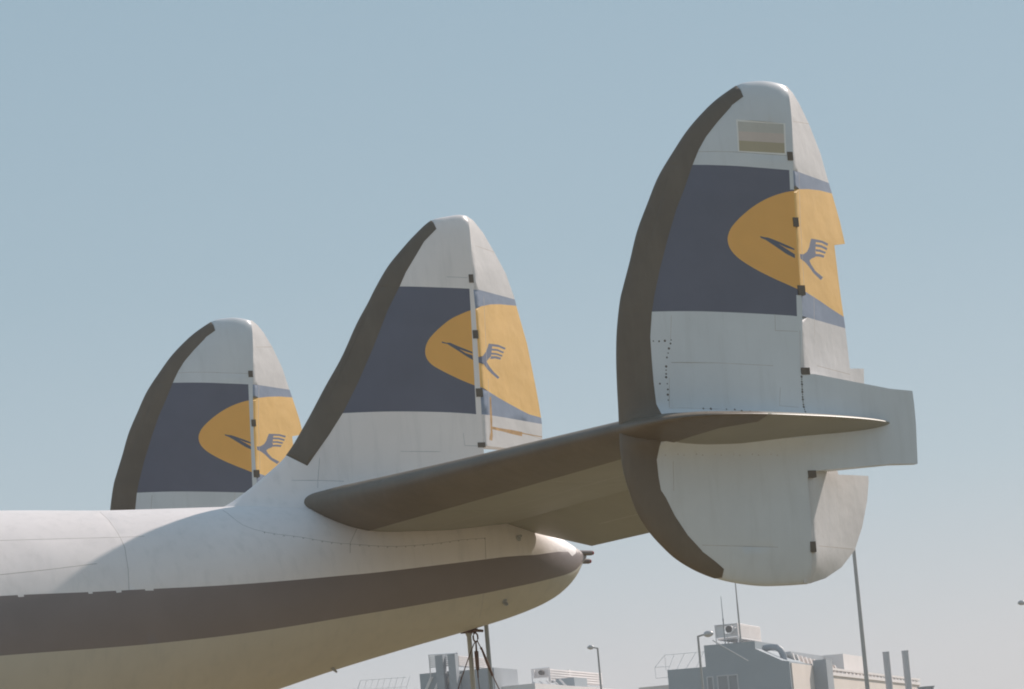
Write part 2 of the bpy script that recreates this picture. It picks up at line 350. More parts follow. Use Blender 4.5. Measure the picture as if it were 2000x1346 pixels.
STRIP = [(-0.096, 7.092), (-0.037, 7.09), (-0.035, 6.923), (-0.081, 6.922)]
STRIP2 = [(-0.128, 5.993), (-0.066, 5.993), (-0.075, 5.807), (-0.146, 5.81)]
FIN_LINES = [[(-0.975, 7.244), (-0.792, 7.246), (-0.586, 7.241), (-0.074, 7.218)], [(-1.451, 5.419), (-0.986, 5.411), (-0.445, 5.383)], [(-0.375, 5.826), (-0.386, 5.687), (-0.161, 5.678)], [(-0.135, 5.686), (-0.169, 5.316)], [(-0.392, 5.191), (-0.426, 5.036), (-0.238, 5.019)], [(-1.515, 5.032), (-1.351, 5.029), (-1.029, 5.014), (-0.656, 4.983)], [(-1.408, 5.817), (-1.438, 5.621)], [(-1.484, 5.288), (-1.515, 5.039)], [(-1.297, 3.878), (-1.143, 3.868), (-0.568, 3.833)], [(-1.523, 4.583), (-1.538, 4.337)], [(-0.162, 5.302), (-0.185, 4.973)]]
FIN_DOTS = [(-1.599, 5.604), (-1.547, 5.601), (-1.493, 5.604), (-1.434, 5.61), (-1.442, 5.58), (-1.462, 5.538), (-1.474, 5.499), (-1.489, 5.462), (-1.504, 5.386), (-1.508, 5.355), (-1.511, 5.323), (-1.514, 5.295), (-1.509, 5.24), (-1.509, 5.191), (-1.514, 5.147), (-1.516, 5.101), (-1.191, 5.022), (-1.118, 5.018), (-0.964, 5.013), (-0.883, 5.008), (-0.819, 4.993), (-0.737, 4.99), (-1.577, 5.242), (-0.164, 5.285), (-0.165, 5.263), (-0.167, 5.241), (-0.168, 5.219), (-0.17, 5.197), (-0.171, 5.175), (-0.173, 5.153), (-0.174, 5.131), (-0.176, 5.109), (-0.177, 5.087), (-0.179, 5.065), (-0.18, 5.043), (-0.182, 5.021), (-0.183, 4.999), (-0.185, 4.977), (-1.594, 4.638), (-1.536, 4.64), (-1.477, 4.643), (-1.419, 4.633), (-1.359, 4.635), (-1.297, 4.638), (-1.237, 4.629), (-1.175, 4.631), (-1.113, 4.634), (-1.053, 4.625), (-0.991, 4.628), (-0.928, 4.63), (-0.868, 4.621), (-0.805, 4.624), (-0.743, 4.626), (-0.682, 4.617), (-0.619, 4.619), (-0.557, 4.622), (-0.495, 4.612), (-0.432, 4.615)]
BRK = [(-0.067, 7.215), (-0.072, 6.634), (-0.081, 6.037), (-0.119, 5.333), (-0.161, 4.444), (-0.215, 3.824)]
RUD_TE = [(3.523, 0.03), (3.571, 0.297), (3.673, 0.615), (3.829, 0.883), (4.035, 1.054), (4.272, 1.182), (4.449, 1.24), (4.496, 1.237), (5.325, 1.278), (5.462, 1.287), (6.572, 1.042), (6.761, 0.967), (6.986, 0.85), (7.125, 0.771), (7.349, 0.653), (7.591, 0.461), (7.753, 0.293), (7.833, 0.18), (7.879, 0.069)]
RUD_UP = [(0.069, 7.879), (0.18, 7.833), (0.293, 7.753), (0.461, 7.591), (0.653, 7.349), (0.771, 7.125), (0.85, 6.986), (0.967, 6.761), (1.042, 6.572), (0.793, 6.531), (0.838, 6.226), (0.868, 6.065), (0.922, 5.819), (0.975, 5.438), (1.287, 5.462), (1.278, 5.325), (0.603, 5.322), (0.122, 5.32)]
RUD_LOW = [(0.563, 4.505), (0.576, 4.473), (0.9, 4.486), (1.237, 4.496), (1.24, 4.449), (1.182, 4.272), (1.054, 4.035), (0.883, 3.829), (0.615, 3.673), (0.297, 3.571), (0.009, 3.523)]
RUD_HX = [(3.5, -0.225), (5.35, -0.15), (7.1, -0.045), (7.9, 0.005)]
RUD_BAND_TOP = [(-0.027, 7.095), (0.086, 7.095), (0.799, 7.096), (0.908, 7.089)]
RUD_BAND_BOT = [(0.106, 5.815), (0.919, 5.795), (0.991, 5.793)]
RUD_DISC = [(0.087, 6.944), (0.273, 6.97), (0.541, 6.995), (0.85, 7.007), (0.948, 7.008), (1.8, 7.008), (1.8, 5.879), (0.973, 5.879), (0.9, 5.897), (0.629, 5.943), (0.388, 5.99), (0.124, 6.034), (0.016, 6.048)]
BIRD_R = [[(0.011, 6.361), (0.09, 6.368), (0.168, 6.399), (0.218, 6.442), (0.249, 6.491), (0.279, 6.529), (0.375, 6.534), (0.376, 6.506), (0.362, 6.479), (0.364, 6.454), (0.351, 6.43), (0.362, 6.403), (0.343, 6.372), (0.261, 6.349), (0.213, 6.327), (0.249, 6.294), (0.334, 6.247), (0.496, 6.208), (0.442, 6.178), (0.294, 6.221), (0.178, 6.278), (0.102, 6.305), (0.019, 6.321)], [(0.375, 6.534), (0.525, 6.539), (0.653, 6.528), (0.634, 6.505), (0.504, 6.517), (0.366, 6.509)], [(0.364, 6.491), (0.493, 6.497), (0.631, 6.484), (0.608, 6.463), (0.483, 6.474), (0.361, 6.467)], [(0.358, 6.445), (0.462, 6.453), (0.59, 6.445), (0.567, 6.426), (0.446, 6.43), (0.355, 6.424)], [(0.352, 6.401), (0.444, 6.411), (0.554, 6.41), (0.531, 6.387), (0.428, 6.386), (0.344, 6.378)]]
RUD_LINES = [[(0.085, 7.088), (0.056, 6.72), (0.07, 6.101)], [(0.272, 6.033), (0.242, 5.655)], [(0.079, 7.553), (0.461, 7.591)], [(0.264, 5.406), (0.969, 5.385)], [(0.059, 3.835), (0.845, 3.835)]]
CEN_NOSE = [(-0.096, 7.92), (-0.145, 7.93), (-0.201, 7.929), (-0.316, 7.912), (-0.498, 7.868), (-0.688, 7.724), (-0.87, 7.554), (-1.033, 7.384), (-1.179, 7.182), (-1.285, 7.015), (-1.431, 6.798), (-1.622, 6.467), (-1.827, 6.172), (-2.072, 5.806), (-2.31, 5.493), (-2.557, 5.295), (-2.787, 5.134), (-2.993, 5.015), (-3.139, 4.978), (-3.318, 4.958)]
CEN_EDGE = [(-0.096, 7.92), (-0.144, 7.269), (-0.137, 6.951), (-0.155, 6.108), (-0.178, 5.521)]
CEN_BOOT = [(-0.498, 7.868), (-0.481, 7.769), (-0.634, 7.636), (-0.744, 7.49), (-0.874, 7.319), (-0.963, 7.167), (-1.113, 6.932), (-1.313, 6.549), (-1.508, 6.203), (-1.706, 5.892), (-1.876, 5.674), (-2.138, 5.373), (-2.31, 5.493)]
CEN_BAND_TOP = [(-0.963, 7.169), (-0.609, 7.157), (-0.191, 7.142), (-0.144, 7.139)]
CEN_BAND_BOT = [(-1.715, 5.889), (-1.182, 5.894), (-0.632, 5.88), (-0.233, 5.854), (-0.186, 5.85)]
CEN_STRIP = [(-0.184, 7.213), (-0.137, 7.214), (-0.135, 6.926), (-0.143, 6.117), (-0.149, 5.747), (-0.152, 5.538), (-0.237, 5.539), (-0.219, 6.067), (-0.195, 6.824)]
CEN_BRK = [(-0.158, 7.247), (-0.16, 6.671), (-0.17, 6.072), (-0.196, 5.537)]
CEN_DISC = [(-0.118, 6.939), (-0.199, 6.918), (-0.307, 6.88), (-0.429, 6.828), (-0.553, 6.746), (-0.665, 6.653), (-0.724, 6.578), (-0.747, 6.508), (-0.742, 6.438), (-0.691, 6.368), (-0.592, 6.309), (-0.443, 6.237), (-0.318, 6.184), (-0.229, 6.151), (-0.153, 6.129)]
CEN_BIRD = [(-0.551, 6.6), (-0.503, 6.586), (-0.457, 6.586), (-0.376, 6.552), (-0.287, 6.519), (-0.211, 6.49), (-0.21, 6.473), (-0.289, 6.496), (-0.359, 6.519), (-0.291, 6.479), (-0.212, 6.455), (-0.211, 6.407), (-0.293, 6.452), (-0.38, 6.508), (-0.491, 6.574), (-0.549, 6.583)]
CEN_LINES = [[(-0.432, 7.264), (-0.199, 7.256)], [(-1.112, 5.49), (-0.672, 5.478)], [(-2, 5.446), (-2.075, 5.141)], [(-0.392, 5.66), (-0.387, 5.534), (-0.238, 5.527)], [(-2.322, 5.231), (-2.055, 5.22), (-1.78, 5.203)]]
CRUD = [(0.022, 7.922), (0.147, 7.891), (0.318, 7.78), (0.513, 7.593), (0.708, 7.386), (0.836, 7.155), (0.869, 7.054), (1.021, 6.667), (1.121, 6.241), (1.186, 5.933), (1.202, 5.839), (1.191, 5.674)]
CRUD_TE = [(5.674, 1.191), (5.839, 1.202), (5.933, 1.186), (6.241, 1.121), (6.667, 1.021), (7.054, 0.869), (7.155, 0.836), (7.386, 0.708), (7.593, 0.513), (7.78, 0.318), (7.891, 0.147), (7.922, 0.03)]
CRUD_HX = [(5, -0.18), (5.52, -0.165), (6.1, -0.145), (7.27, -0.13), (7.95, -0.11)]
CRUD_BAND_TOP = [(-0.059, 7.137), (0.067, 7.142), (0.829, 7.125), (0.925, 7.12)]
CRUD_BAND_BOT = [(-0.065, 5.852), (0.429, 5.847), (1.183, 5.832), (1.264, 5.828)]
CRUD_DISC = [(-0.037, 6.936), (0.079, 6.974), (0.284, 7.014), (0.49, 7.037), (0.852, 7.059), (0.92, 7.062), (1.8, 7.062), (1.8, 5.889), (1.251, 5.889), (1.165, 5.901), (0.939, 5.916), (0.747, 5.951), (0.51, 5.999), (0.322, 6.039), (0.136, 6.084), (-0.036, 6.13)]
CRUD_BIRD = [[(-0.062, 6.435), (0.024, 6.452), (0.104, 6.506), (0.148, 6.557), (0.178, 6.597), (0.258, 6.597), (0.243, 6.565), (0.229, 6.534), (0.218, 6.498), (0.204, 6.467), (0.141, 6.432), (0.1, 6.405), (0.153, 6.357), (0.241, 6.305), (0.35, 6.261), (0.315, 6.24), (0.19, 6.283), (0.1, 6.326), (0.035, 6.37), (-0.057, 6.388)], [(0.239, 6.598), (0.386, 6.602), (0.535, 6.582), (0.514, 6.561), (0.382, 6.578), (0.24, 6.574)], [(0.231, 6.55), (0.353, 6.554), (0.493, 6.537), (0.47, 6.519), (0.35, 6.534), (0.228, 6.528)], [(0.22, 6.506), (0.322, 6.511), (0.457, 6.498), (0.434, 6.48), (0.319, 6.491), (0.211, 6.484)], [(0.209, 6.468), (0.317, 6.477), (0.418, 6.469), (0.4, 6.448), (0.288, 6.451), (0.177, 6.435)]]
CRUD_RUST = [[(0.121, 5.737), (0.287, 5.73), (0.527, 5.728), (0.764, 5.72), (0.754, 5.675), (0.522, 5.686), (0.331, 5.7), (0.13, 5.708)], [(0.111, 6.035), (0.142, 6.049), (0.14, 5.908), (0.141, 5.791), (0.131, 5.738), (0.134, 5.638), (0.115, 5.588), (0.054, 5.598), (0.092, 5.682), (0.095, 5.8)], [(0.758, 5.713), (1.198, 5.699), (1.197, 5.691), (0.757, 5.701)]]
CRUD_LINES = [[(0.147, 7.082), (0.098, 6.33)], [(0.109, 6.223), (0.061, 5.575)], [(0.744, 5.718), (1.195, 5.669)], [(0.094, 7.611), (0.513, 7.593)]]
STR_TOP = [(-5.767, 1.259), (-4.925, 1.308), (-4.316, 1.341), (-3.52, 1.404), (-2.354, 1.489), (-1.638, 1.538), (-0.552, 1.564), (0.135, 1.515), (0.604, 1.222)]
STR_BOT = [(-5.824, 1.67), (-4.71, 1.767), (-3.545, 1.873), (-2.36, 1.969), (-1.479, 2.036), (-0.558, 2.081), (-0.007, 2.069), (0.513, 1.985)]
FUS_LINES = [[(-4.411, 0.285), (-4.425, 0.527), (-4.419, 0.729), (-4.409, 0.923), (-4.441, 1.148), (-4.473, 1.329)], [(-5.618, 0.779), (-4.166, 0.805)], [(-5.725, 1.097), (-5.216, 1.091), (-4.744, 1.071)], [(-0.518, 1.23), (-0.537, 1.571)], [(-0.549, 2.084), (-0.537, 2.286), (-0.506, 2.554)], [(-2.064, 1.248), (-2.038, 1.122), (-1.919, 0.924)]]
SEAM = [(-3.175, 0.361), (-3.133, 0.671), (-3.002, 0.814), (-2.672, 0.937), (-2.793, 0.905), (-2.528, 0.981), (-2.247, 1.083), (-2.04, 1.133), (-1.601, 1.226), (-1.138, 1.256), (-0.794, 1.237), (-0.525, 1.239)]
NOTCH = [(-5.601, 1.272), (-5.534, 1.275), (-4.899, 1.312), (-4.848, 1.314), (-4.615, 1.33), (-4.553, 1.331), (-4.317, 1.342), (-4.221, 1.351)]
FIT = [(-0.113, 1.248), (-0.262, 2.326), (-2.117, 2.825)]
RUD_TAB = [(0.793, 6.531), (0.838, 6.226), (0.868, 6.065), (0.922, 5.819), (0.975, 5.438)]
H = 5.9                                                   # distance of the outer fins from the centre line
ANG = math.radians(29)                                    # all three rudders hang turned to starboard
# ------------------------------------------------------------------ ground
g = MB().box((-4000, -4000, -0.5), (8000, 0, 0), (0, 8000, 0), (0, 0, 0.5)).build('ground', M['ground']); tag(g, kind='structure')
ap = MB().box((-90, -60, 0.0), (87.5, 0, 0), (0, 130, 0), (0, 0, 0.004)).build('bounce_apron', M['bounce_apron']); tag(ap, kind='structure')  # unseen pale sheet forward of the darker ground, added to bounce light onto the belly
# ------------------------------------------------------------------ the aeroplane
plane = empty('airplane'); tag(plane, 'old white propeller airliner with three tail fins, yellow discs and dark blue bands', 'airplane')
FUSE = Fuselage()
FAR = -26.0
def fuselage():
    ext = lambda l: [(x, l[0][1] + (l[1][1]-l[0][1])/(l[1][0]-l[0][0])*(x - l[0][0])*0.55) for x in (FAR, -21, -17, -13, -10, -8, -7, -6.3)] + l
    st, sb = ext(STR_TOP), ext(STR_BOT)
    outline = resample([(FAR, 0), (0.955, 0)], 0.25) [:-1] + resample([(0.955, 0), (0.955, 2*math.pi)], 0.1)[:-1] + resample([(0.955, 2*math.pi), (FAR, 2*math.pi)], 0.25)[:-1] + resample([(FAR, 2*math.pi), (FAR, 0)], 0.1)[:-1]
    stripe = smooth_line(st, 0.2) + [(0.66, 1.36), (0.74, 1.18), (0.79, 0.8), (0.82, 0.35), (0.83, 0.0), (1.2, 0.0), (1.2, 2.05)] + smooth_line(sb, 0.2)[::-1]
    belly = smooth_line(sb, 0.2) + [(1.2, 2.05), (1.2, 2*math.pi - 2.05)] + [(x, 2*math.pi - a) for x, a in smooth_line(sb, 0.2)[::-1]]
    mir = lambda pl: [(x, 2*math.pi - a) for x, a in pl]
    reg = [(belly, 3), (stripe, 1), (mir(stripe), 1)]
    for k in range(0, 8, 2):
        a, b = NOTCH[k], NOTCH[k+1]; reg.append(([(a[0], a[1]-.03), (b[0], b[1]-.03), (b[0], b[1]+.012), (a[0]+.01, a[1]+.012)], 0))
    for ln in FUS_LINES:
        for s in strips(ln, 0.006): reg.append((s, 2))
    for s in strips(smooth_line(SEAM_ALL, 0.12), 0.006): reg.append((s, 2))
    sm = smooth_line(SEAM_ALL, 0.05)
    for k, p in enumerate(sm):
        if k % 2 == 0 and p[0] > -3.0: reg.append((disc_poly((p[0], p[1] + 0.012), 0.0085), 2))
    for ln in ([(-16, .75), (-5.8, .775)], [(-16, 1.1), (-5.8, 1.1)]):
        for s in strips(ln, 0.006): reg.append((s, 2))
    extra = [(x, a) for x in np.arange(0.3, 0.95, 0.03) for a in np.arange(0.03, 6.28, 0.12)]
    V, Fc, idx = triangulate(outline, reg, extra, 0.11)
    verts = FUSE.surf(V)
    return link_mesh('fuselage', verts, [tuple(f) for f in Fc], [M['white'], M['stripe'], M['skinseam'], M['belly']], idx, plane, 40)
SEAM_ALL = sorted(SEAM)
fus = fuselage()
for dy, z0, z1, x0, x1 in ((-0.03, 4.41, 4.405, 0.83, 1.04), (0.02, 4.335, 4.325, 0.83, 1.03)):
    tl = MB().tube([(x0, dy, z0), (x1 - .03, dy, z1), (x1 - .028, dy, z1)], [0.03, 0.026, 0.02], 14).build('tail_light', M['stripe'], fus)
    MB().tube([(x1 - .028, dy, z1), (x1 - .012, dy, z1), (x1, dy, z1)], [0.022, 0.02, 0.006], 14).build('lens', M['redlens'], tl)
for p, nm in zip(FIT, ('tie_down_ring', 'tie_down_ring', 'drain_mast')):
    c = FUSE.surf([p], off=0.0)[0]; o2 = FUSE.surf([p], off=0.05)[0]; d = Vector(o2 - c).normalized(); c = Vector(c)
    t = Vector((1, 0, 0)); b = d.cross(t).normalized(); m = MB()
    if nm == 'tie_down_ring':
        m.tube([c - d*.01, c + d*.02], [0.035, 0.02], 12)
        m.tube([c + d*.035 + (t*math.cos(a)*0.7 + d*math.sin(a)) * 0.024 for a in np.linspace(0, 2*math.pi, 15)], 0.009, 6)
    else:
        m.tube([c - d*.01, c + d*.045 + t*.05], [0.018, 0.010], 8)
    m.build(nm, M['lampgrey'], fus)
# ---- tail fins
def fin(name, nose, edge, y0, flag, paint, flare=None, tail=True):
    nose_s = smooth_line(nose, 0.035); F = FinShape(nose_s, y0, T=0.12 if flare is None else 0.115, D=0.6, flare=flare, tail=tail)
    outline = nose_s[::-1] + resample(edge, 0.08)[1:] if not flare else nose_s[::-1] + resample(edge + [(-0.178, 4.88), (nose[-1][0], 4.88)], 0.08)[1:]
    if flare is None: outline = nose_s[::-1] + resample(edge, 0.06)[1:-1]
    big_l, big_r = -4.0, 0.5
    reg = []
    bt, bb = paint['band_top'], paint['band_bot']
    big_l = bt[0][0] - 0.2; bt = [(big_l, bt[0][1])] + bt + [(big_r, bt[-1][1])]; bb = [(bb[0][0] - 0.2, bb[0][1])] + bb + [(big_r, bb[-1][1])]
    reg.append((smooth_line(bt, 0.1) + smooth_line(bb, 0.1)[::-1], 1))
    reg.append((smooth_line(paint['disc'], 0.03) + [(big_r, paint['disc'][-1][1]), (big_r, paint['disc'][0][1])], 2))
    reg.append((paint['bird'], 3))
    for s in paint['strips']: reg.append((s, 0))
    if flag:
        reg += [(FLAG_OUT, 6), (FLAG_A, 7), (FLAG_B, 8), (FLAG_C, 9)]
    for ln in paint['lines']:
        for s in strips(ln, 0.0055): reg.append((s, 4))
    for i, d in enumerate(paint['dots']):
        if d[1] > 4.7: reg.append((disc_poly(d, 0.0065 + 0.005*((i*7) % 3)/2), 5))
        elif i % 3: reg.append((disc_poly(d, 0.007), 4))
    reg.append((paint['boot'], 10))
    ex = nose_points(nose_s, outline=outline)
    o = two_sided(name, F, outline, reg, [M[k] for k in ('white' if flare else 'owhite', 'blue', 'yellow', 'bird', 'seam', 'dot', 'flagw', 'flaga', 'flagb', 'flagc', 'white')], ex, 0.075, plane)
    shell('deicing_boot', o, 10, 0.004, M['boot'], o)
    return o, F
class FinShape(Fin):
    def __init__(s, *a, tail=True, **k): super().__init__(*a, **k); s.tail = tail
    def half(s, P):
        t = super().half(P); P = np.asarray(P, float)
        if s.tail:
            t = t * np.interp(P[:, 0], [-0.05, 1.1], [1, 0.22])
            d = seg_dist(P, s.nose); dz = np.clip(np.abs(P[:, 1] - 4.84) - 0.10, 0, 9)
            t = t + 0.09 * np.exp(-dz / 0.045) * np.clip(d / 0.3, 0, 1) * np.interp(P[:, 0], [-0.3, 0.5], [1, 0])
        return t
def rudder(parent, y0, hx, te, upper, paint, mats, lower=False, noseR=0.086):
    R = Rudder(hx, y0, ANG, te, th=0.088, nose=noseR)
    zs = [p[1] for p in upper]; z0, z1 = (min(zs), max(zs))
    l0, l1 = (upper[-1][1], upper[0][1]) if not lower else (upper[-1][1], upper[0][1])
    left = [(-noseR, l0), (-noseR, l1)] if lower else [(-noseR, l0), (-noseR, l1 - 0.45), (-0.035, l1 - 0.10), (0.0, l1 - 0.01)]
    outline = resample(list(upper) + left + [upper[0]], 0.05)[:-1]
    ex = [(c, z) for c in (-.081, -.072, -.058, -.038, -.018, 0.0, 0.03) for z in np.arange(z0 + .02, z1 - .01, 0.06)]
    ex = [p for p in ex if inside([p], outline)[0]]
    return two_sided('rudder', R, outline, paint, mats, ex, 0.07, parent, 0, 40), R
RM = [M[k] for k in ('fwhite', 'fblue', 'fyellow', 'fbird', 'fseam', 'rust')]
def rud_paint(bt, bb, disc, birds, lines, rust=()):
    bt = [(-.3, bt[0][1])] + bt + [(2, bt[-1][1])]; bb = [(-.3, bb[0][1])] + bb + [(2, bb[-1][1])]
    disc = [(-.3, disc[0][1])] + disc + [(-.3, disc[-1][1])]
    reg = [(bt + bb[::-1], 1), (disc, 2)] + [(b, 3) for b in birds]
    for ln in lines:
        for s in strips(ln, 0.006): reg.append((s, 4))
    for r in rust: reg.append((r, 5))
    return reg
def brackets(parent, F, pts, sizes):
    for p, (w, h) in zip(pts, sizes):
        t = float(F.half([p])[0]); x, z = p
        MB().box((x - w/2, F.y0 - t - 0.006, z - h/2), (w, 0, 0), (0, 2*t + 0.012, 0), (0, 0, h)).build('hinge_bracket', M['bracket'], parent)
PN = dict(band_top=FIN_BAND_TOP, band_bot=FIN_BAND_BOT, disc=FIN_DISC, bird=BIRD_FIN, strips=[[(-.088, 7.10), (-.03, 7.10), (-.04, 6.92), (-.098, 6.92)], [(-.137, 5.995), (-.06, 5.995), (-.06, 5.80), (-.152, 5.80)]], lines=FIN_LINES, dots=FIN_DOTS, boot=BOOT_IN + [(-3, 3.55), (-3, 8.0), (-0.45, 8.0)])
PF = dict(PN); PF['strips'] = [[(-0.105, 7.10), (-0.02, 7.10), (-0.06, 6.4), (-0.05, 5.78), (-0.15, 5.78), (-0.125, 6.4)]]
near_rud = rud_paint(RUD_BAND_TOP, RUD_BAND_BOT, RUD_DISC, BIRD_R, RUD_LINES)
class TabShape:
    def __init__(s, R, hinge, extra): s.R, s.h, s.e = R, sorted((z, c) for c, z in hinge), extra
    def half(s, P):
        P = np.asarray(P, float); return np.full(len(P), 0.012)
    def surf(s, P, side=-1):
        P = np.asarray(P, float); c, z = P[:, 0], P[:, 1]; R = s.R
        ch = np.interp(z, [q[0] for q in s.h], [q[1] for q in s.h]); hx = np.interp(z, [p[0] for p in R.hx], [p[1] for p in R.hx])
        a, b = R.ang, R.ang + s.e; t = 0.011
        return np.stack([hx + ch*math.cos(a) + (c-ch)*math.cos(b) - side*t*math.sin(b), R.y0 + ch*math.sin(a) + (c-ch)*math.sin(b) + side*t*math.cos(b), z], 1)
for y0, flag, paint in ((-H, True, PN), (H, False, PF)):
    fo, F = fin('fin', FIN_NOSE, FIN_EDGE, y0, flag, paint)
    fo['label'] = 'outer fin with a small faded flag near its tip' if flag else 'outer fin farthest from the viewer, no flag on its inner face'
    ru, R = rudder(fo, y0, RUD_HX, RUD_TE, RUD_UP, near_rud, RM)
    rl, R2 = rudder(fo, y0, RUD_HX, RUD_TE, RUD_LOW, [(s, 4) for s in strips(RUD_LINES[-1], .006)], RM, lower=True)
    tabp = RUD_TAB + [(1.351, 5.467), (1.099, 6.578)]
    two_sided('trim_tab', TabShape(R, RUD_TAB, math.radians(37)), resample(tabp + [tabp[0]], 0.08)[:-1], [], [M['fyellow']], [], 0.1, fo, 0)
    brackets(fo, F, BRK, ((.055, .075), (.055, .08), (.075, .085), (.085, .06), (.08, .06), (.055, .09)))
cfin, CF = fin('fin', CEN_NOSE, CEN_EDGE, 0.0, False, dict(band_top=CEN_BAND_TOP, band_bot=CEN_BAND_BOT, disc=CEN_DISC, bird=CEN_BIRD, strips=[CEN_STRIP], lines=CEN_LINES, dots=[], boot=CEN_BOOT + [(-2.6, 5.6), (-2.6, 8.1), (-0.48, 8.1)]), flare=(.12, 5.02, .16), tail=False)
cfin['label'] = 'middle fin rising from the fuselage with a long swept foot'
rudder(cfin, 0.0, CRUD_HX, CRUD_TE, CRUD + [(1.22, 5.53), (0.1, 5.53)], rud_paint(CRUD_BAND_TOP, CRUD_BAND_BOT, CRUD_DISC, CRUD_BIRD, CRUD_LINES, CRUD_RUST), RM)
brackets(cfin, CF, CEN_BRK, ((.05, .085), (.06, .085), (.075, .085), (.085, .05)))
# ---- tailplane, both halves
ZS = lambda y: 4.872 - 0.0035 * np.abs(y)
class Tail:
    """horizontal surface in plan (X, y); y negative is port"""
    def __init__(s, nose): s.nose = nose
    def half(s, P):
        P = np.asarray(P, float); d = seg_dist(P, s.nose); u = np.clip(d / np.interp(np.abs(P[:, 1]), [0.6, 3.0], [0.60, 0.8]), 0, 1)
        T = np.interp(np.abs(P[:, 1]), [0.6, 5.9, 6.25, 6.9], [0.24, 0.165, 0.115, 0.045])
        return T * np.sqrt(u * (2 - u)) * np.interp(P[:, 0], [-0.9, 1.05], [1, 0.35])
    def surf(s, P, side=-1):
        P = np.asarray(P, float); t = s.half(P); d = np.clip(seg_dist(P, s.nose) / 0.8, 0, 1); up = np.interp(np.abs(P[:, 1]), [0.6, 5.9, 6.9], [0.085, 0.03, 0.0])
        return np.stack([P[:, 0], P[:, 1], ZS(P[:, 1]) + up * (1 - d) ** 2 + side * t], 1)
class Elev:
    def __init__(s, T, sgn): s.T, s.sgn, s.ang = T, sgn, math.radians(26)
    def half(s, P):
        P = np.asarray(P, float); th = np.interp(np.abs(P[:, 1]), [0.6, 5.9], [0.190, 0.130]); c = P[:, 0]; cm = 1.01
        return np.where(c < 0, th * np.sqrt(np.clip(1 - (c/0.15)**2, 0, 1)) + .003, th * np.clip(1 - c/cm, 0, 1) + .004)
    def surf(s, P, side=-1):
        P = np.asarray(P, float); t = s.half(P); c = P[:, 0]; ca, sa = math.cos(s.ang), math.sin(s.ang)
        return np.stack([-0.17 + c*ca + side*t*sa, P[:, 1], ZS(P[:, 1]) - c*sa + side*t*ca], 1)
TIP = [(-1.955, -5.9), (-1.945, -6.30), (-1.90, -6.60), (-1.78, -6.80), (-1.55, -6.90), (-1.09, -6.86), (-0.47, -6.65), (0.0, -6.44), (0.40, -6.21), (0.74, -5.95), (0.93, -5.72)]
for sg in (1, -1):
    m = lambda pl: [(x, y*sg) for x, y in pl]
    nose = smooth_line([(-2.30, 0.0), (-2.255, -0.6), (-2.12, -3.2), (-1.99, -5.4)] + TIP, 0.06)
    T = Tail(m(nose)); outline = nose + resample([(0.93, -5.72), (0.62, -5.84), (-0.17, -5.84), (-0.17, 0.0), (-2.30, 0.0)], 0.1)[1:-1]
    outline = m(outline)
    bl = [(-1.85, 0.0), (-1.80, -0.6), (-1.66, -3.2), (-1.57, -5.7), (-1.50, -6.30), (-1.38, -6.56), (-1.09, -6.70), (-1.09, -7.2), (-3.2, -7.2), (-3.2, 0)]
    ls = [[(-1.2, -0.7), (-1.05, -5.7)], [(-1.66, -2.15), (-0.2, -2.1)], [(-1.58, -4.0), (-0.2, -3.95)]]
    reg = [(s_, 1) for l in ls for s_ in strips(m(l), 0.006)] + [(m(bl), 2)]
    st = two_sided('stabilizer', T, outline, reg, [M['under'], M['seam'], M['under']], nose_points(m(nose), outline=outline), 0.11, plane)
    shell('deicing_boot', st, 2, 0.004, M['boot'], st)
    E = Elev(T, sg)
    eo = [(-0.13, -0.40), (0.0, -0.42), (0.5, -0.47), (1.0, -0.55), (1.0, -5.16), (0.35, -5.62), (-0.13, -5.74)]
    ex = [(c, y) for c in (-.125, -.11, -.09, -.06, -.03, 0.0) for y in np.arange(-5.66, -0.45, 0.12)]
    two_sided('elevator', E, m(resample(eo + [eo[0]], 0.1)[:-1]), [(s_, 1) for s_ in strips(m([(0.55, -1.5), (0.55, -4.0)]), .006)], [M['under'], M['seam']], m(ex), 0.11, st)
# ------------------------------------------------------------------ tail stand and lashing under the fuselage
st = empty('tail_stand', (-0.46, 0, 0)); tag(st, 'upright pair of slim grey steel posts propping the tail of the aircraft', 'stand')
MB().tube([(0, 0, 0.02), (0, 0, 3.62), (0, 0, 3.66)], [0.024, 0.024, 0.04], 14).build('post', M['pole'], st)
MB().tube([(0.36, 0.30, 0.02), (0.36, 0.30, 3.75)], 0.0235, 14).build('post', M['post2'], st)
MB().box((-0.3, -0.35, 0), (1.0, 0, 0), (0, 1.0, 0), (0, 0, 0.04)).build('base_plate', M['pole'], st)
MB().box((-0.07, -0.05, 3.655), (0.13, 0, 0), (0, 0.10, 0), (0.02, 0, 0.04)).build('saddle', M['rusty'], st)
rg = empty('lashing', (-0.42, -0.06, 3.6)); tag(rg, 'rusty hook with turnbuckle and three wires hanging beside the slim grey post', 'lashing')
def rel(p): return (p[0] + 0.42, p[1] + 0.06, p[2] - 3.6)
hk = MB(); hk.tube([rel((-.48, -.06, 3.655)), rel((-.42, -.06, 3.675)), rel((-.33, -.06, 3.665))], [.010, .016, .014], 8)
hk.tube([rel((-.42 + .026*math.cos(a), -.06, 3.605 + .045*math.sin(a))) for a in np.linspace(0, 2*math.pi, 17)], .009, 8); hk.build('hook', M['rusty'], rg)
tb = MB(); tb.tube([rel((-.42, -.06, 3.56)), rel((-.422, -.06, 3.47)), rel((-.424, -.06, 3.465)), rel((-.426, -.06, 3.28)), rel((-.427, -.06, 3.275)), rel((-.428, -.06, 3.2))], [.008, .010, .022, .018, .008, .007], 10); tb.build('turnbuckle', M['rusty'], rg)
